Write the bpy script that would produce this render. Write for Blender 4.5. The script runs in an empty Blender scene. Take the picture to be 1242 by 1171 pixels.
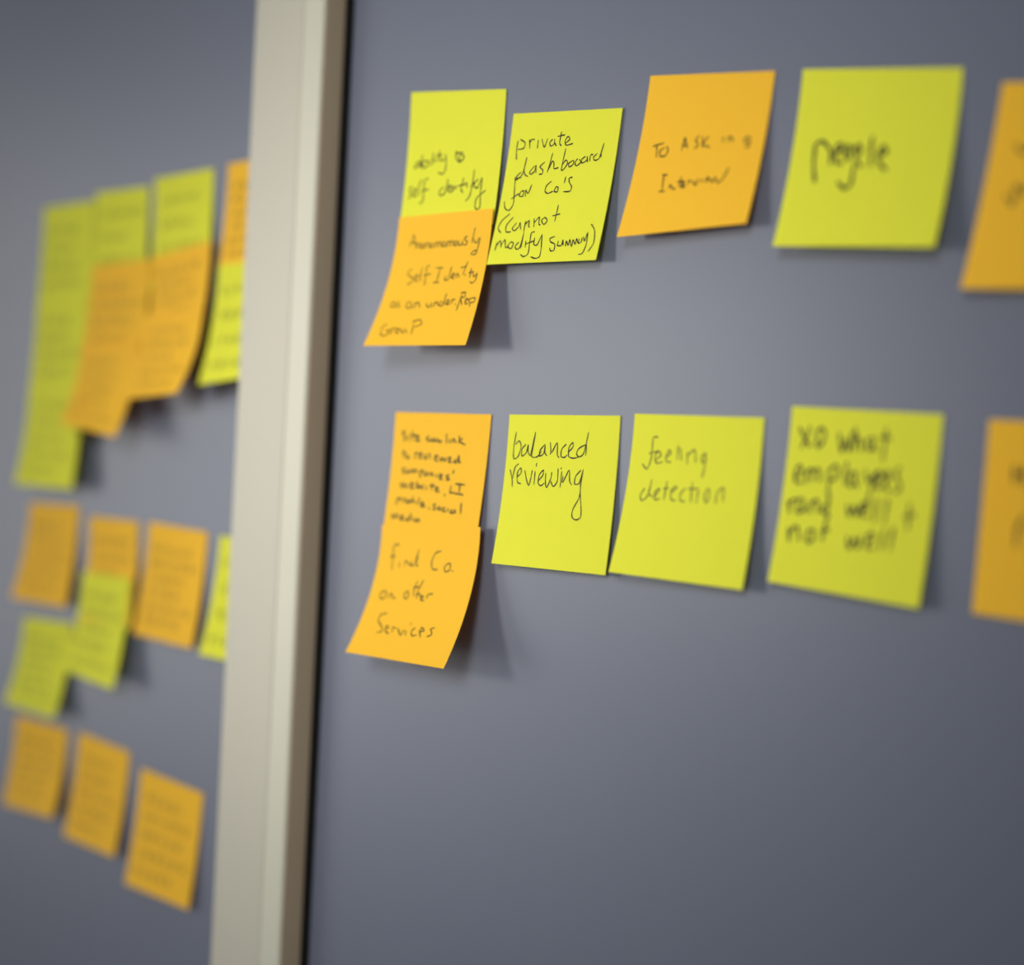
import bpy, math, random
import numpy as np

# ------------------------------------------------------------------ camera
W, H, FPX = 1242.0, 1171.0, 2100.0
YAW, ROLL, Z0 = math.radians(49.0), math.radians(2.75), 0.877
C = np.array([Z0 * math.sin(YAW), -Z0 * math.cos(YAW), 1.40])
FWD = np.array([-math.sin(YAW), math.cos(YAW), 0.0])
R0 = np.array([math.cos(YAW), math.sin(YAW), 0.0])
UP0 = np.array([0.0, 0.0, 1.0])
RIGHT = math.cos(ROLL) * R0 + math.sin(ROLL) * UP0
UP = math.cos(ROLL) * UP0 - math.sin(ROLL) * R0

scene = bpy.context.scene
col = scene.collection
from mathutils import Matrix, Vector
cam_d = bpy.data.cameras.new('camera')
cam = bpy.data.objects.new('camera', cam_d)
col.objects.link(cam)
m = Matrix.Identity(4)
for i in range(3):
    m[i][0], m[i][1], m[i][2], m[i][3] = RIGHT[i], UP[i], -FWD[i], C[i]
cam.matrix_world = m
cam_d.sensor_fit = 'HORIZONTAL'
cam_d.sensor_width = 36.0
cam_d.lens = 36.0 * FPX / W
cam_d.clip_start = 0.01
cam_d.dof.use_dof = True
cam_d.dof.focus_distance = 0.852
cam_d.dof.aperture_fstop = 2.4
scene.camera = cam

# ------------------------------------------------------------------ light
world = bpy.data.worlds.new('world')
scene.world = world
world.use_nodes = True
bg = world.node_tree.nodes['Background']
bg.inputs[0].default_value = (0.86, 0.90, 1.0, 1)
bg.inputs[1].default_value = 0.30

def spot(name, loc, aim, power, size, blend, radius, color):
    d = bpy.data.lights.new(name, 'SPOT')
    d.energy, d.spot_size, d.spot_blend = power, math.radians(size), blend
    d.shadow_soft_size, d.color = radius, color
    o = bpy.data.objects.new(name, d)
    col.objects.link(o)
    o.location = loc
    o.rotation_euler = (Vector(aim) - Vector(loc)).to_track_quat('-Z', 'Y').to_euler()
    return o

def area(name, loc, aim, power, sx, sy, color):
    d = bpy.data.lights.new(name, 'AREA')
    d.shape, d.size, d.size_y = 'RECTANGLE', sx, sy
    d.energy, d.color = power, color
    o = bpy.data.objects.new(name, d)
    col.objects.link(o)
    o.location = loc
    o.rotation_euler = (Vector(aim) - Vector(loc)).to_track_quat('-Z', 'Y').to_euler()
    return o

# a warm spotlight makes the crisp shadows, an added soft light far left and an added fill spot soften them
spot('room_spotlight', (-0.95, -1.15, 1.54), (-0.03, 0.0, 1.44), 34.0, 26, 1.0, 0.15, (1.0, 0.965, 0.90))
area('left_soft_light', (-2.1, -1.15, 1.44), (-0.3, 0.0, 1.43), 12.5, 0.8, 1.1, (1.0, 0.99, 0.95))  # unseen area light added for the board's sheen and softer shadows
spot('fill_spotlight', (0.62, -1.30, 1.95), (-0.12, 0.0, 1.435), 222.0, 24, 1.0, 0.40, (1.0, 0.985, 0.95))  # unseen fill spot added to brighten the shadows and the frame's side

scene.view_settings.view_transform = 'Standard'
scene.view_settings.look = 'None'
scene.view_settings.gamma = 1.0
scene.view_settings.use_curve_mapping = False
scene.view_settings.exposure = 0.06

# ------------------------------------------------------------------ materials
def lin(c):
    return tuple(((x / 255) / 12.92 if x <= 10 else (((x / 255) + 0.055) / 1.055) ** 2.4) for x in c) + (1,)

def material(name, rgb, rough=0.6, spec=0.3, noise=0.0, scale=60.0, bump=0.0, trans=0.0):
    mt = bpy.data.materials.new(name)
    mt.use_nodes = True
    nt = mt.node_tree
    b = nt.nodes['Principled BSDF']
    b.inputs['Base Color'].default_value = lin(rgb)
    b.inputs['Roughness'].default_value = rough
    b.inputs['Specular IOR Level'].default_value = spec
    if noise or bump:
        tc = nt.nodes.new('ShaderNodeTexCoord')
        nz = nt.nodes.new('ShaderNodeTexNoise')
        nz.inputs['Scale'].default_value = scale
        nz.inputs['Detail'].default_value = 4
        nt.links.new(tc.outputs['Object'], nz.inputs['Vector'])
        if noise:
            mx = nt.nodes.new('ShaderNodeMix')
            mx.data_type = 'RGBA'
            c = np.array(lin(rgb)[:3])
            mx.inputs[6].default_value = tuple(c * (1 - noise)) + (1,)
            mx.inputs[7].default_value = tuple(np.minimum(1, c * (1 + noise))) + (1,)
            nt.links.new(nz.outputs['Fac'], mx.inputs[0])
            nt.links.new(mx.outputs[2], b.inputs['Base Color'])
        if bump:
            bp = nt.nodes.new('ShaderNodeBump')
            bp.inputs['Strength'].default_value = bump
            bp.inputs['Distance'].default_value = 0.0005
            nt.links.new(nz.outputs['Fac'], bp.inputs['Height'])
            nt.links.new(bp.outputs['Normal'], b.inputs['Normal'])
    return mt

M_BOARD = material('grey_board_surface', (93, 98, 112), 0.42, 0.36, 0.03, 9.0)
M_STILE = material('beige_metal', (177, 172, 155), 0.5, 0.3, 0.02, 25.0)
M_LIP = material('pale_beige_metal', (186, 183, 164), 0.45, 0.3, 0.02, 25.0)
M_EDGE = material('brown_metal', (158, 142, 118), 0.55, 0.25, 0.03, 25.0)
M_DARK = material('dark_gap_shade', (16, 16, 16), 0.8, 0.1, 0.05, 40.0)  # near black, stands in for the shade inside the frame gap
M_WALL = material('wall_paint', (176, 174, 168), 0.8, 0.2, 0.03, 6.0, 0.1)
M_FLOOR = material('floor_carpet', (92, 92, 94), 0.95, 0.05, 0.15, 300.0, 0.4)
def paper(name, rgb):
    mt = material(name, rgb, 0.75, 0.15, 0.02, 120.0, 0.05)
    nt = mt.node_tree
    b = nt.nodes['Principled BSDF']
    t = nt.nodes.new('ShaderNodeBsdfTranslucent')
    t.inputs['Color'].default_value = lin(rgb)
    x = nt.nodes.new('ShaderNodeMixShader')
    x.inputs[0].default_value = 0.30
    nt.links.new(b.outputs[0], x.inputs[1])
    nt.links.new(t.outputs[0], x.inputs[2])
    nt.links.new(x.outputs[0], nt.nodes['Material Output'].inputs['Surface'])
    return mt

M_YEL = paper('yellow_green_paper', (234, 234, 68))
M_ORA = paper('orange_paper', (251, 201, 56))
M_INK = material('black_ink', (38, 34, 26), 0.6, 0.2, 0.1, 200.0)
M_PEN = material('brown_black_ink', (56, 42, 18), 0.6, 0.2, 0.1, 200.0)
M_FAINT = material('grey_ink', (96, 92, 40), 0.6, 0.2, 0.1, 200.0)

# ------------------------------------------------------------------ helpers
def link_mesh(name, verts, faces, mat, parent=None, smooth=False):
    me = bpy.data.meshes.new(name)
    me.from_pydata([tuple(map(float, v)) for v in verts], [], faces)
    me.update()
    if smooth:
        for p in me.polygons:
            p.use_smooth = True
    me.materials.append(mat)
    o = bpy.data.objects.new(name, me)
    col.objects.link(o)
    if parent is not None:
        o.parent = parent
    return o

def prism(name, profile, z0, z1, mat, parent=None):
    """profile: (x, y) outline, counter-clockwise seen from above, extruded from z0 to z1"""
    n = len(profile)
    vs = [(x, y, z0) for x, y in profile] + [(x, y, z1) for x, y in profile]
    fs = [(i, (i + 1) % n, n + (i + 1) % n, n + i) for i in range(n)]
    fs += [tuple(range(n - 1, -1, -1)), tuple(range(n, 2 * n))]
    return link_mesh(name, vs, fs, mat, parent)

def rounded(x0, x1, y0, y1, r, seg=4):
    """rectangle x0..x1, y0 (front) .. y1 (back) with its two front corners rounded"""
    pts = [(x1, y1), (x0, y1)]
    for k in range(seg + 1):
        a = math.pi + k * math.pi / 2 / seg
        pts.append((x0 + r + r * math.cos(a), y0 + r + r * math.sin(a)))
    for k in range(seg + 1):
        a = 1.5 * math.pi + k * math.pi / 2 / seg
        pts.append((x1 - r + r * math.cos(a), y0 + r + r * math.sin(a)))
    return pts

def tag(o, label, cat, group=None):
    o['label'] = label
    o['category'] = cat
    if group:
        o['group'] = group
    return o

def at(px, py, y):
    """point where the sight line of photo pixel (px, py) meets the plane at this y"""
    d = FWD + RIGHT * ((px - W / 2) / FPX) + UP * ((H / 2 - py) / FPX)
    return C + d * ((y - C[1]) / d[1])

def proj(p):
    q = p - C
    z = q @ FWD
    return np.array([W / 2 + FPX * (q @ RIGHT) / z, H / 2 - FPX * (q @ UP) / z])

# ------------------------------------------------------------------ setting and boards
BR, BL = 0.0, 0.022            # front faces of the right and of the left board
DEPTH = -0.015                 # how far the frame stands in front of the right board

w = prism('wall_back', [(-2.2, 0.0605), (2.2, 0.0605), (2.2, 0.16), (-2.2, 0.16)], 0.0, 2.7, M_WALL)
w['kind'] = 'structure'
f = prism('floor', [(-2.2, -2.6), (2.2, -2.6), (2.2, 0.16), (-2.2, 0.16)], -0.06, 0.0, M_FLOOR)
f['kind'] = 'structure'

X_STILE = at(280.5, 585, DEPTH)[0]
X_GROOVE = at(341.5, 585, DEPTH)[0]
X_EDGE = at(366, 585, DEPTH)[0]
X_PANEL = X_EDGE + 0.0045

def empty(name, loc):
    o = bpy.data.objects.new(name, None)
    o.empty_display_size = 0.05
    col.objects.link(o)
    o.location = loc
    return o

def board(name, loc, label):
    return tag(empty(name, loc), label, 'board', 'grey boards')

lb = board('notice_board', (0, 0, 0), 'grey board on the left behind the beige frame, covered in blurred sticky notes')
prism('panel', [(-1.55, BL), (X_STILE + 0.02, BL), (X_STILE + 0.02, 0.06), (-1.55, 0.06)], 0.75, 2.1, M_BOARD, lb)
prism('frame_stile', rounded(X_STILE, X_GROOVE - 0.0012, DEPTH + 0.001, 0.06, 0.002), 0.72, 2.13, M_STILE, lb)
prism('frame_lip', rounded(X_GROOVE, X_EDGE - 0.001, DEPTH, 0.06, 0.0015), 0.72, 2.13, M_LIP, lb)
prism('frame_edge', [(X_EDGE - 0.001, DEPTH + 0.0015), (X_EDGE, DEPTH + 0.0015), (X_EDGE, -0.0005), (X_EDGE - 0.001, -0.0005)], 0.72, 2.13, M_EDGE, lb)['label'] = 'brown side edge of the frame'
prism('gasket', [(X_GROOVE - 0.0012, DEPTH + 0.004), (X_GROOVE, DEPTH + 0.004), (X_GROOVE, 0.06), (X_GROOVE - 0.0012, 0.06)], 0.72, 2.13, M_STILE, lb)

rb = board('notice_board', (0, 0, 0), 'grey board on the right of the beige frame, holding two rows of readable sticky notes')
prism('panel', [(X_PANEL + 0.004, BR), (1.5, BR), (1.5, 0.06), (X_PANEL + 0.004, 0.06)], 0.75, 2.1, M_BOARD, rb)
prism('gap_shade_strip', [(X_EDGE - 0.001, -0.0005), (X_PANEL + 0.004, -0.0005), (X_PANEL + 0.004, 0.06), (X_EDGE - 0.001, 0.06)], 0.75, 2.1, M_DARK, rb)  # solid strip in the gap, its shade put into the dark colour

# ------------------------------------------------------------------ sticky notes
SIZE = 0.076
NU, NV = 10, 18
REPORT = []

class Note:
    def __init__(s, corners, yb, top=0.0006, lift=None, power=1.9, fixed=None):
        """corners TL, TR, BR, BL in the photo; yb = front of the board; top = height of the stuck edge over it"""
        tl, tr, br, bl = corners
        TL, TR = at(*tl, yb - top), at(*tr, yb - top)
        r = math.atan2(TR[2] - TL[2], TR[0] - TL[0])
        s.yb, s.power, s.top = yb, power, top
        hs = []
        pts = []
        for i, (px, t) in enumerate(((bl, TL), (br, TR))):
            want = t[0] + SIZE * math.sin(r)
            a, b = at(*px, yb), at(*px, yb - 0.02)
            d = 0.02 * (want - a[0]) / (b[0] - a[0])
            d = min(max(d, top + 0.001), top + 0.032)
            if lift is not None and lift[i] is not None:
                d = lift[i]
            hs.append(d)
            pts.append(at(*px, yb - d))
        s.A, s.B, s.D, s.Cc = TL, TR, pts[0], pts[1]
        s.h = hs
        REPORT.append((round(np.hypot(*(TR - TL)[[0, 2]]) * 1000, 1), round(-(pts[0] - TL)[2] * 1000, 1),
                       round(-(pts[1] - TR)[2] * 1000, 1), round(np.hypot(*(pts[1] - pts[0])[[0, 2]]) * 1000, 1),
                       round(hs[0] * 1000, 1), round(hs[1] * 1000, 1), round(math.degrees(r), 1)))
    def S(s, u, v):
        p = (1 - v) * ((1 - u) * s.A + u * s.B) + v * ((1 - u) * s.D + u * s.Cc)
        dB = (1 - u) * s.h[0] + u * s.h[1]
        p = p.copy()
        vv = max(v, 0.0)
        p[1] = s.yb - (s.top + (dB - s.top) * vv ** s.power)
        return p
    def N(s, u, v):
        e = 0.01
        a = s.S(u + e, v) - s.S(u - e, v)
        b = s.S(u, v + e) - s.S(u, v - e)
        n = np.cross(b, a)
        n = n / np.linalg.norm(n)
        return n if n[1] < 0 else -n
    def uv(s, px, py):
        u, v = 0.5, 0.5
        t = np.array([px, py])
        for _ in range(9):
            e = 1e-3
            f0 = proj(s.S(u, v))
            J = np.column_stack(((proj(s.S(u + e, v)) - f0) / e, (proj(s.S(u, v + e)) - f0) / e))
            du = np.linalg.solve(J, t - f0)
            u, v = u + du[0], v + du[1]
            v = max(v, 0.002)
            u = min(max(u, -0.3), 1.3)
        return u, v
    def build(s, mat, label, group, thick=0.00018):
        front, back = [], []
        base = s.S(0.5, 0.0)
        for j in range(NV + 1):
            for i in range(NU + 1):
                u, v = i / NU, j / NV
                p = s.S(u, v)
                front.append(p - base)
                back.append(p - s.N(u, v) * thick - base)
        n = len(front)
        fs = []
        k = NU + 1
        for j in range(NV):
            for i in range(NU):
                a, b, c, d = j * k + i, j * k + i + 1, (j + 1) * k + i + 1, (j + 1) * k + i
                fs.append((a, d, c, b))
                fs.append((n + a, n + b, n + c, n + d))
        rim = [i for i in range(k)] + [j * k + NU for j in range(1, NV + 1)] + \
              [NV * k + i for i in range(NU - 1, -1, -1)] + [j * k for j in range(NV - 1, 0, -1)]
        for q in range(len(rim)):
            a, b = rim[q], rim[(q + 1) % len(rim)]
            fs.append((a, b, n + b, n + a))
        o = link_mesh('sticky_note', front + back, fs, mat, None, True)
        on_rim = set(rim)
        sharp = o.data.attributes.new('sharp_edge', 'BOOLEAN', 'EDGE')
        for e in o.data.edges:
            a, b = e.vertices[0] % n, e.vertices[1] % n
            sharp.data[e.index].value = a in on_rim and b in on_rim
        o.location = base
        s.base, s.obj = base, o
        tag(o, label, 'sticky note', group)
        return o
    def write(s, strokes_px, width, mat, label=None):
        """pen strokes given along the photo's lettering, laid as ink on the curved paper"""
        strokes = []
        for st in strokes_px:
            P = [np.array(s.uv(x, y)) for x, y in st]
            strokes.append(P)
        return s.ink(strokes, width, mat, label)
    def ink(s, strokes, width, mat, label=None):
        vs, fs = [], []
        for P in strokes:
            if len(P) == 1:
                P = [P[0], P[0] + np.array([0.006, 0.012])]
            pts = catmull(P)
            pts = [np.array([min(max(p[0], 0.012), 0.988), min(max(p[1], 0.012), 0.988)]) for p in pts]
            ps = [s.S(*p) for p in pts]
            ns = [s.N(*p) for p in pts]
            k0 = len(vs)
            n = len(ps)
            for i in range(n):
                t = ps[min(i + 1, n - 1)] - ps[max(i - 1, 0)]
                L = np.linalg.norm(t)
                t = t / L if L > 1e-9 else np.array([1.0, 0, 0])
                b = np.cross(ns[i], t)
                e = min(i, n - 1 - i)
                ww = width * (0.5 if e == 0 else 1.0) * (1.0 + 0.18 * math.sin(i * 0.9 + k0))
                q = ps[i] + ns[i] * 0.00012 - s.base
                vs.append(q + b * ww / 2)
                vs.append(q - b * ww / 2)
            for i in range(n - 1):
                a = k0 + 2 * i
                fs.append((a, a + 1, a + 3, a + 2))
        o = link_mesh('handwriting', vs, fs, mat, s.obj)
        if label:
            o['label'] = label
        return o

def catmull(P, seg=5, k=0.40):
    if len(P) == 2:
        return [P[0] + (P[1] - P[0]) * t / 6 for t in range(7)]
    out = []
    Q = [P[0] * 2 - P[1]] + list(P) + [P[-1] * 2 - P[-2]]
    for i in range(1, len(Q) - 2):
        p0, p1, p2, p3 = Q[i - 1], Q[i], Q[i + 1], Q[i + 2]
        for q in range(seg):
            t = q / seg
            m1, m2 = (p2 - p0) * k, (p3 - p1) * k
            out.append((2 * t ** 3 - 3 * t * t + 1) * p1 + (t ** 3 - 2 * t * t + t) * m1 + (3 * t * t - 2 * t ** 3) * p2 + (t ** 3 - t * t) * m2)
    out.append(P[-1])
    return out

def tr(ox, oy, sc, text):
    """strokes separated by ';', points 'x,y' separated by blanks, measured in an enlarged crop"""
    res = []
    for part in text.replace('\n', ' ').split(';'):
        pts = [tuple(map(float, q.split(','))) for q in part.split()]
        if pts:
            res.append([(ox + x / sc, oy + y / sc) for x, y in pts])
    return res

GR, GL = 'sticky notes on the right board', 'sticky notes on the left board'

# --- right board, upper row
n = Note([(499, 112), (614, 108), (598, 272), (484, 278)], BR, lift=(0.006, 0.005))
n.build(M_YEL, 'yellow-green sticky note reading ability to self identify, tucked behind an orange note', GR)
n.write(tr(480, 165, 9.554, '''
270,290 235,330 220,375 260,350 290,290 285,370; 310,215 300,370 330,290 370,300 360,355 310,375; 400,270 395,345; 440,190 425,340;
460,250 455,310; 510,170 490,300; 465,230 540,215; 520,230 530,290 570,270; 580,210 585,340 565,420 530,440 490,420;
710,165 700,260 740,300 780,280; 690,205 790,190; 760,210 730,250 760,290 795,240 760,210;
196,590 160,615 168,660 180,690 140,735; 196,680 236,640 232,610 206,630 206,700 248,690; 300,500 262,620 268,690; 380,490 336,520 326,640 312,760 270,785; 296,640 388,618; 555,590 510,640 515,690 570,660 610,500 580,650; 600,640 640,590 620,570 610,640 650,650;
660,570 655,640 690,580 700,620; 790,480 760,620 780,660; 715,585 840,545; 820,560 830,600; 915,390 900,500 880,620 850,710 805,755; 870,590 920,530;
955,500 915,550 915,590 950,600 1000,480; 1005,490 985,640 975,820 940,850 920,820 940,720 1045,630'''), 0.0007, M_INK)

n = Note([(484.3, 264), (598, 253), (564.3, 418.7), (440.5, 419.5)], BR, top=0.0062)
n.build(M_ORA, 'orange sticky note reading Anonymously Self Identify as an under Rep Group', GR)
n.write(tr(440, 265, 7.319, '''
418,250 445,180 458,150 466,205 474,262; 428,222 470,212; 482,272 482,222; 482,240 496,220 508,230 512,270; 532,224 516,244 528,266 546,250 534,224; 556,268 556,220; 556,238 572,218 586,228 590,264;
610,218 596,240 606,260 626,246 612,218; 642,264 642,216; 642,232 656,212 668,222 670,260; 670,232 684,210 698,222 700,258; 722,206 706,228 716,252 738,236 724,206; 750,256 750,206; 750,222 764,202 776,214 778,250; 778,222 792,200 806,212 808,248;
826,198 812,222 824,244 842,228 828,198; 852,194 852,228 868,240 884,222 888,192; 888,222 894,240; 932,158 906,172 912,194 930,206 920,232 900,232; 1000,80 982,160 970,220; 990,180 996,212 1012,216 1034,170; 1045,165 1020,270 1000,318 965,320 975,296 1015,280;
440,450 405,480 410,510 445,530 430,570 390,590; 462,540 492,518 484,500 462,520 464,556 498,550; 532,430 512,520 518,556; 600,420 572,430 562,500 548,600; 540,508 606,494;
650,440 715,440; 690,440 655,570; 625,570 680,570; 745,510 725,545 760,540 790,430 765,530; 790,520 820,500 800,490 785,525 815,535; 830,535 840,490 860,525;
935,380 885,510; 870,440 925,425; 910,495; 965,440 950,530; 940,485 990,470; 980,480 985,520 1015,490; 1020,480 1000,550 970,575 950,560;
282,742 256,752 250,780 266,792 286,772 286,744; 286,770 296,794; 330,738 308,750 316,768 328,780 306,796; 424,740 396,754 388,790 408,800 432,776 434,744; 434,776 446,800; 464,800 466,748; 466,768 484,746 500,756 506,798;
568,750 570,782 588,790 604,772 610,746; 610,770 618,788; 634,784 638,744; 638,760 652,742 664,752 668,780; 706,738 684,750 682,776 702,776 722,740; 748,662 728,720 722,776; 740,758 768,742 762,724 744,734 744,764 776,760; 788,760 796,718; 792,738 806,718 822,724; 822,756;
885,665 830,820; 870,660 915,660 900,700 870,705 880,770; 905,750 935,720 915,715 910,760 935,755; 945,710 950,785; 950,715 995,705 990,740 955,750;
222,940 180,962 158,1020 180,1046 224,1026 230,996; 200,1000 238,992; 250,1030 252,976; 252,1000 268,978 290,980; 308,972 292,1000 304,1022 326,998 310,972; 344,974 346,1010 362,1016 384,976; 384,1000 394,1018;
460,926 428,1034; 440,920 510,900 520,940 460,965'''), 0.00062, M_PEN)

n = Note([(623, 138), (755, 131), (722.5, 315.5), (590, 321)], BR, top=0.0012)
n.build(M_YEL, 'yellow-green sticky note reading private dashboard for co\'s (cannot modify summary)', GR)
n.write(tr(590, 165, 7.306, '''
282,40 268,130 266,215; 276,120 330,110 344,60 300,30; 385,115 384,30; 384,70 400,35 430,30; 452,112 462,35; 492,25 514,100 545,20; 590,28 562,60 572,90 602,70 606,25; 606,60 622,90; 668,-40 650,60 664,88; 630,5 700,-10; 700,65 740,30 726,5 700,40 708,82 770,66;
310,320 255,375 265,390 320,340 360,190 335,300 345,345 370,360; 430,265 385,320 395,340 430,310 440,260 440,330; 520,230 475,275 500,300 495,335 465,340;
590,150 540,325; 550,300 585,225 600,240 600,290 640,280; 705,110 665,295 690,290 720,240 705,215 670,260; 770,215 730,245 735,275 770,250 775,215; 810,200 785,240 800,265 835,235 825,205;
880,180 845,210 850,240 890,215 895,180 895,235; 915,225 925,170 950,165; 985,155 950,190 960,215 1000,195 1045,60; 1020,130 1015,190;
310,370 260,385 250,480 240,600 200,660 165,640 160,580; 220,560 290,510; 310,490 290,530 320,535 335,490 310,490; 345,540 350,480 370,510 405,430;
580,400 535,440 520,490 545,510 590,490; 620,450 600,490 630,495 635,455 615,450; 705,360 690,420; 765,365 735,375 735,410 755,450 740,490 680,495;
210,690 140,750 105,820 130,860; 240,720 180,790 175,850 220,850; 270,770 230,820 250,840 290,800 300,770 305,830; 350,750 330,850; 340,790 380,750 375,800 385,810;
425,730 420,810; 425,770 470,720 465,780 480,790; 520,720 490,750 510,785 540,750 520,720; 640,610 605,760; 585,710 655,690;
95,940 75,1020; 85,980 125,930 130,990; 130,970 165,920 170,990 190,980; 215,940 190,980 220,1000 240,950 215,940; 290,940 255,980 270,1005 300,980 335,850; 330,870 305,995;
350,930 345,990; 430,850 400,860 385,940 370,1040 330,1070 300,1050; 350,960 420,930; 430,900 420,960 450,965 490,880; 495,870 485,1000 470,1070 430,1085 390,1070;
610,890 565,910 570,940 605,960 600,1010 570,1020 560,990; 640,930 630,970 665,970 680,920 680,970; 700,980 710,930 725,970 740,920 750,980; 755,985 770,920 785,960 800,910 810,950;
825,910 815,950 840,940 850,900; 860,890 870,930 895,860; 900,850 885,960 850,1040 815,1050; 930,780 960,840 950,950 900,1025'''), 0.00066, M_INK)

n = Note([(789, 92), (940, 86), (905, 271), (748, 287.7)], BR, lift=(0.010, 0.008))
n.build(M_ORA, 'orange sticky note reading To ASK in Interview', GR)
n.write(tr(770, 165, 7.7625, '''
170,100 280,65; 210,90 205,205; 285,110 240,140 240,190 290,185 315,130 300,95; 440,140 475,10; 475,10 495,120; 450,95 500,90;
610,-5 575,40 600,85 560,120; 640,0 640,110; 700,0 640,80 710,105; 838,10 828,62; 880,62 884,14 912,10 924,56; 1086,10 1040,18 1034,58 1078,56 1088,10; 1086,40 1072,96 1034,104;
255,370 310,365; 275,370 255,520; 225,525 285,520; 325,500 335,460 360,500 385,490; 440,380 415,480; 400,430 470,425; 430,480 470,455 450,440 440,485 480,475;
500,460 510,420 530,430; 545,420 570,465 600,400; 630,400 630,440; 660,430 700,405 680,390 670,440; 710,400 730,440 760,390 780,440 830,400 890,295'''), 0.0007, M_PEN)

n = Note([(974, 84), (1168, 82), (1133, 300), (937, 298.6)], BR, lift=(0.010, 0.010))
n.build(M_YEL, 'yellow-green sticky note reading people in thick strokes', GR)
n.write(tr(970, 165, 10.35, '''
200,90 175,350 190,590; 200,100 290,70 390,190 385,370; 440,210 520,180 530,110 480,110 445,220 470,330 540,350; 600,110 565,190 585,290 630,250 636,140 600,110;
740,100 690,180 720,250 770,190 740,90; 700,300 780,390; 690,330 640,600 560,660 470,570; 920,0 890,200 890,390; 970,250 1090,210 1050,130 980,250 1020,370 1090,430'''), 0.0015, M_INK)

n = Note([(1216, 100), (1432, 96), (1396, 352), (1165, 350)], BR)
n.build(M_ORA, 'orange sticky note cut by the right edge of the photo, upper row', GR)
n.write(tr(1150, 165, 5.857, '''480,60 539,130 580,60; 400,410 460,490 480,350 540,420 560,340'''), 0.0010, M_INK)

# --- right board, lower row
n = Note([(480, 500), (596, 503), (577, 657), (463, 653)], BR, lift=(0.005, 0.004))
n.build(M_ORA, 'orange sticky note reading Site can link to reviewed companies\' website', GR)
n.write(tr(460, 510, 8.675, '''
280,120 245,130 280,190 255,220; 310,150 310,220; 350,110 350,215; 330,160 390,155; 385,195 420,170 395,165 390,215 435,210; 530,170 500,185 510,215 545,210; 575,185 550,215 580,220 590,190 595,225;
610,235 620,200 640,235 660,210; 710,140 710,245; 745,190 745,245; 770,240 785,195 810,240; 845,160 840,240; 880,190 840,220 910,260;
255,310 260,400; 245,345 290,340; 300,365 285,390 310,400 315,370; 380,410 385,345 415,350; 420,380 450,355 430,345 425,390 455,400; 470,350 490,410 515,350; 535,345 535,410;
585,400 615,380 595,370 585,415 620,430; 640,385 650,430 675,395 690,430 715,390; 730,420 755,400 740,390 730,435 765,440; 810,410 785,440 820,440 840,370 840,440 860,440;
280,500 245,520 255,550 285,550; 305,520 290,545 315,550 320,520; 335,555 345,515 365,550 385,515 400,560; 430,530 430,610; 430,535 460,530 455,560; 490,535 470,570 500,580 510,545 515,580;
535,590 545,550 575,590; 605,560 605,605; 630,600 665,580 640,570 635,615 670,620; 740,575 705,590 740,620 700,630; 790,520 775,565;
225,650 240,710 260,665 280,710 300,665; 325,690 360,670 340,660 325,710 370,710; 400,640 395,710 430,700 400,680; 470,680 440,700 465,725; 495,690 495,735; 560,660 550,740; 530,690 590,690;
590,730 620,715 600,705 595,745 635,750; 695,775 685,800; 760,690 745,760 795,760; 800,670 905,680; 850,675 840,780; 790,770 885,785;
190,820 180,890; 185,830 225,820 215,855; 250,870 255,825 280,835; 300,830 285,865 315,865 300,830; 360,800 335,880; 320,850 375,850; 385,850 380,885; 425,810 410,890; 440,890 470,875 450,865 440,905 490,905;
530,915 520,940; 600,880 570,895 590,930 560,945; 630,905 615,935 645,940 640,905; 695,920 665,935 675,960 705,955; 725,925 720,965; 770,940 745,970 785,975 795,945 805,980; 865,865 855,990;
130,1040 145,985 165,1030 190,985 205,1040; 225,1030 255,1010 235,1005 225,1045 260,1045; 305,1020 280,1050 315,1050 335,980 325,1055; 355,1020 355,1060; 400,1030 375,1060 410,1060 415,1035 425,1070'''), 0.00095, M_PEN)

n = Note([(463.5, 637), (582.5, 639.5), (537.7, 811.4), (419, 791)], BR, top=0.0055)
n.build(M_ORA, 'orange sticky note reading Find Co. on other Services', GR)
n.write(tr(440, 650, 8.364, '''
375,90 320,100 310,200 295,350; 280,215 340,205; 375,270 370,320; 425,310 440,255 475,300; 500,260 480,295 520,295 575,140; 560,200 545,300 565,300;
800,155 740,180 700,270 710,340 760,345; 870,280 830,320 840,370 885,345 890,290 865,280; 910,350;
220,555 180,590 185,640 225,630 240,580 220,555; 265,640 280,590 300,600 310,635 335,635; 460,555 420,600 430,640 460,620 465,560; 560,460 525,540 515,620; 515,525 590,520;
620,450 560,560 545,640; 545,610 580,590 590,640; 585,645 615,625 595,610 590,655 625,660; 650,640 660,600 715,590;
250,790 190,800 160,860 190,920 195,970 140,985; 225,960 265,930 240,915 230,970 265,995; 300,980 305,935 340,940; 355,940 385,1010 420,955; 440,960 430,1015; 490,885;
535,935 495,970 500,1015 550,1010; 570,975 625,965 600,935 580,970 585,1035; 735,935 690,950 700,980 695,1010 650,1025'''), 0.0007, M_PEN)

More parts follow.
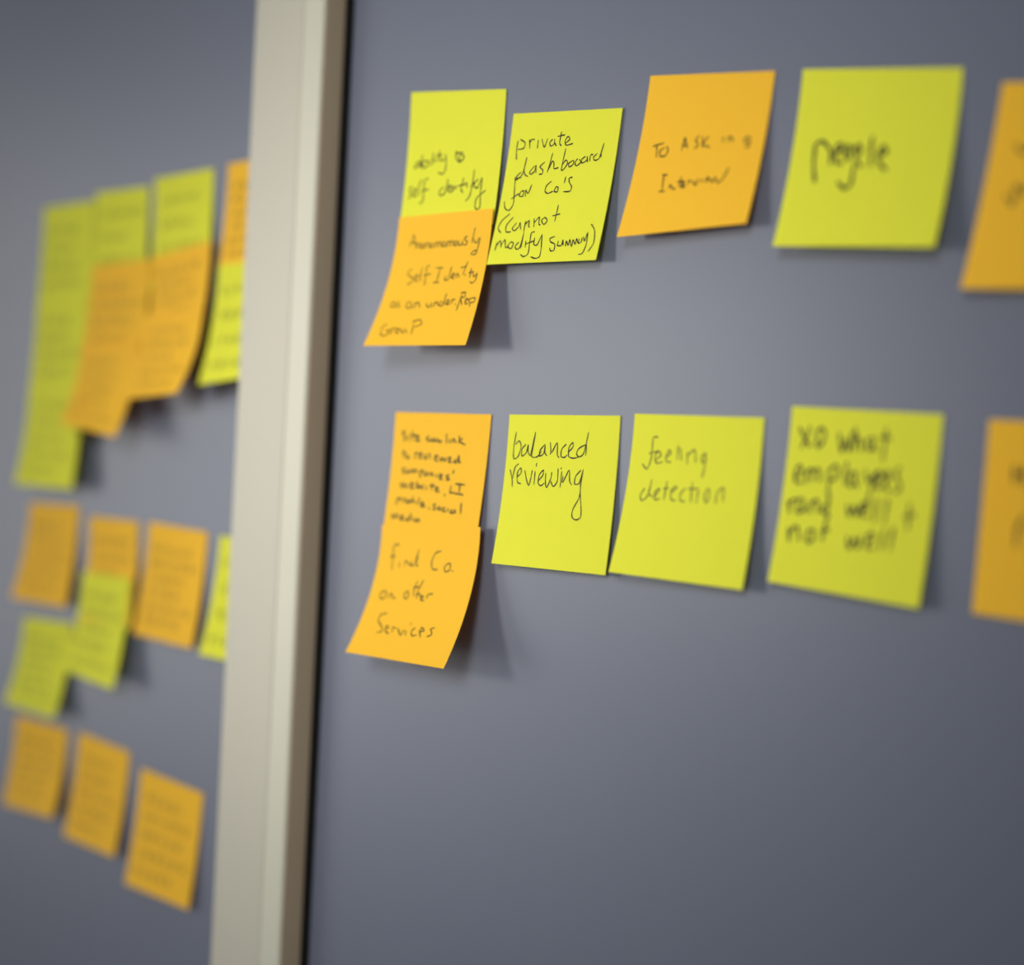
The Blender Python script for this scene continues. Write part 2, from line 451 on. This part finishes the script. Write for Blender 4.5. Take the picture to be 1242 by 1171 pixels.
n = Note([(618, 503), (752.5, 504.5), (734, 698), (596, 683.5)], BR)
n.build(M_YEL, 'yellow-green sticky note reading balanced reviewing', GR)
n.write(tr(605, 515, 9.008, '''
195,80 165,250 165,375 215,345 245,240 225,180 185,220; 300,215 255,270 255,345 300,310 325,220 320,300 345,345; 345,345 405,80; 405,80 375,250 360,350 420,355 470,290;
510,215 455,280 445,345 490,320 510,230 505,310 530,345; 565,190 570,300 560,330; 580,310 640,200 640,330 660,365; 740,215 690,270 680,350 720,360 750,330;
755,310 810,250 810,200 770,250 765,350 820,370 890,350; 955,220 880,260 850,320 880,355 930,310 985,80; 960,220 950,340;
125,490 145,590 148,685; 148,600 180,470 220,430; 195,580 245,530 240,475 205,530 205,630 245,650; 285,500 305,610 328,668 352,580 368,500; 398,510 385,662; 418,420 410,462; 430,620 480,560 490,500 445,550 430,640 460,670 500,640;
515,530 510,640 525,690 570,590 580,520; 570,620 595,680 640,620 650,480; 690,510 670,690; 680,470; 705,560 690,640; 700,640 770,500 775,620 800,665;
900,500 840,570 830,650 880,640 925,490; 925,490 895,660 890,750 870,820 810,930 800,1010 840,1045 890,1020 900,940 890,750'''), 0.00066, M_INK)

n = Note([(770, 502), (927, 507), (900, 716), (738, 694)], BR)
n.build(M_YEL, 'yellow-green sticky note reading feeling detection in faint grey ink', GR)
n.write(tr(760, 520, 8.871, '''
345,90 290,100 280,200 265,330 220,435 170,380; 240,270 350,240; 310,340 370,290 350,245 310,290 320,370 390,360; 430,310 480,260 460,235 430,290 430,355 480,360; 560,180 545,340; 585,210 590,350;
650,390 660,250; 660,290 735,230 745,370; 850,265 810,300 815,370 850,340 850,260 840,420 810,530;
200,640 150,720 165,775 230,720 275,545; 265,600 240,690 275,740; 295,740 350,670 345,645 300,700 305,765 360,755; 440,560 415,700 400,770; 395,650 460,640; 480,690 540,640 520,625 480,680 480,760 530,780;
640,640 590,690 575,770 630,790; 710,570 690,800; 660,650 780,650; 775,660 750,810; 880,640 840,720 850,800 885,750 890,650; 960,810 975,700 1045,640 1035,790'''), 0.0007, M_FAINT)

n = Note([(961, 493), (1144, 503), (1114, 738.5), (931, 705.5)], BR)
n.build(M_YEL, 'yellow-green sticky note in thick marker reading what employees rank well and not well', GR)
n.write(tr(940, 500, 6.163, '''
185,110 222,200 268,262; 268,100 236,190 192,275; 352,112 312,160 318,262 352,240 376,160 350,112; 480,150 496,300 530,200 556,296 580,140; 606,112 594,296; 596,240 622,196 642,216 644,296; 736,190 694,210 692,282 730,268 744,192; 744,250 752,296; 836,120 804,370; 780,188 870,196;
148,490 204,450 192,400 158,430 152,520 206,528; 232,536 238,430; 238,460 266,422 284,450 282,520; 284,460 316,424 336,450 336,524; 404,420 396,640; 404,440 452,400 480,440 450,500 404,510; 540,370 520,550; 606,450 560,466 552,548 592,540 610,452; 608,520 618,566;
676,430 690,520 742,470; 756,440 716,580 676,740; 756,530 800,480 786,440 758,480 762,570 806,560; 826,530 860,480 850,440 826,480 832,580 866,576; 940,412 912,440 916,500 936,540 924,596 890,590;
98,660 108,760; 104,710 130,660 166,650; 204,640 168,670 168,752 204,740 220,644; 218,700 228,752; 260,764 270,664; 268,700 300,656 322,680 324,760; 406,610 380,860; 400,680 352,730 412,790;
540,690 556,780 590,706 612,780 640,684; 650,740 692,712 684,674 654,700 656,776 700,778; 768,640 736,830; 846,640 812,846; 1010,680 988,884; 956,790 1052,766;
100,860 108,972; 106,920 142,856 172,876 180,966; 262,876 234,920 248,978 286,950 290,890 262,876; 378,826 350,966; 338,890 410,880;
540,926 552,1026 594,946 616,1024 646,920; 684,976 736,946 724,904 690,936 690,1016 744,1014; 816,870 786,1036; 888,856 856,1040'''), 0.0012, M_INK)

n = Note([(1200, 509), (1400, 520), (1378, 775), (1179, 744)], BR)
n.build(M_ORA, 'orange sticky note cut by the right edge of the photo, lower row', GR)
n.write(tr(1170, 500, 4.5, '''275,290 275,400; 275,345 330,335; 330,290 325,400; 330,560 290,640 280,740'''), 0.0014, M_INK)

# --- left board (out of focus)
rng = random.Random(7)
def scrawl(nt, rows, v0=0.22, v1=0.85, width=0.0006, mat=None):
    """unreadable small handwriting: rows of joined-up loops"""
    strokes = []
    for k in range(rows):
        v = v0 + (v1 - v0) * k / max(rows - 1, 1)
        u = 0.10 + rng.random() * 0.06
        end = 0.66 + rng.random() * 0.24
        while u < end:
            P = []
            for q in range(rng.randint(3, 5)):
                P.append(np.array([u, v + (0.034 if q % 2 else -0.034) * (0.6 + 0.8 * rng.random())]))
                u += 0.022
                if u > end:
                    break
            if len(P) > 1:
                strokes.append(P)
            u += 0.04
    nt.ink(strokes, width, mat or M_INK)

def left(corners, mat, label, rows, **kw):
    sc = kw.pop('scr', {})
    nt = Note(corners, BL, **kw)
    nt.build(mat, label, GL)
    scrawl(nt, rows + 2, **sc)

left([(54, 252), (115, 243), (106, 384), (43, 390)], M_YEL, 'topmost of three yellow-green notes in the tall leftmost column, left board', 3, lift=(.004, .004))
left([(46, 362), (107, 356), (98, 490), (33, 494)], M_YEL, 'middle of three yellow-green notes in the tall leftmost column, left board', 3, top=.0045, lift=(.008, .008))
left([(36, 466), (101, 463), (87, 594), (17, 587)], M_YEL, 'lowest of three yellow-green notes in the tall leftmost column, left board', 3, top=.0085)
left([(116.5, 234), (181, 226), (172, 358), (107, 366)], M_YEL, 'second yellow-green note from the left in the top row of the left board', 2, lift=(.006, .006))
left([(188, 217), (259, 204), (250, 340), (180, 352)], M_YEL, 'third yellow-green note from the left in the top row of the left board', 2, lift=(.006, .006))
left([(113, 323), (184, 314), (168, 450), (95, 450)], M_ORA, 'upper left one of four overlapping orange notes in the left board\'s top cluster', 3, top=.0062, lift=(.010, .010))
left([(186, 312), (256, 292), (244, 394), (176, 424)], M_ORA, 'upper right one of four overlapping orange notes in the left board\'s top cluster', 3, top=.0066, lift=(.011, .011))
left([(99, 418), (170, 412), (139, 530), (73, 513)], M_ORA, 'lower left one of four overlapping orange notes, hanging lowest, left board\'s top cluster', 3, top=.0105)
left([(176, 382), (246, 372), (214, 477), (151, 484)], M_ORA, 'lower right one of four overlapping orange notes in the left board\'s top cluster', 3, top=.0115)
left([(277, 199), (350, 186), (338, 316), (264, 330)], M_ORA, 'blurred orange note half hidden by the beige frame, top right of the left board', 4, lift=(.006, .006))
left([(265, 322), (338, 312), (318, 455), (240, 467)], M_YEL, 'blurred yellow-green note half hidden by the beige frame, under an orange note', 2, top=.0066)
left([(36.5, 610), (96, 614), (79, 737), (13, 725)], M_ORA, 'blurred orange note, leftmost in the middle row of the left board', 3)
left([(109, 626), (168, 633), (157, 762), (97, 752)], M_ORA, 'second orange note in the left board\'s middle row, overlapped by a yellow-green note', 3, lift=(.009, .008))
left([(181, 633), (252, 646), (232, 787), (161, 769)], M_ORA, 'third orange note in the left board\'s middle row, fully uncovered, nearest the beige frame', 4)
left([(267, 650), (338, 662), (318, 812), (241, 794)], M_YEL, 'blurred yellow-green note half hidden by the beige frame, right end of the middle row', 2)
left([(29, 748), (88, 757), (65, 872), (5, 852)], M_YEL, 'yellow-green note below the leftmost orange note of the left board\'s middle row', 4, top=.0009)
left([(100, 693), (158, 702), (136, 837), (78, 813)], M_YEL, 'yellow-green note stuck over the second orange note of the left board\'s middle row', 3, top=.0062)
left([(20, 868), (82, 886), (63, 993), (3, 975)], M_ORA, 'leftmost of the three orange notes in the left board\'s bottom row', 4)
left([(96, 888), (157, 913), (138, 1040), (77, 1014)], M_ORA, 'middle of the three orange notes in the left board\'s bottom row', 3)
left([(171, 932), (246, 963), (228, 1104), (151, 1072)], M_ORA, 'rightmost of the three orange notes in the left board\'s bottom row', 3)
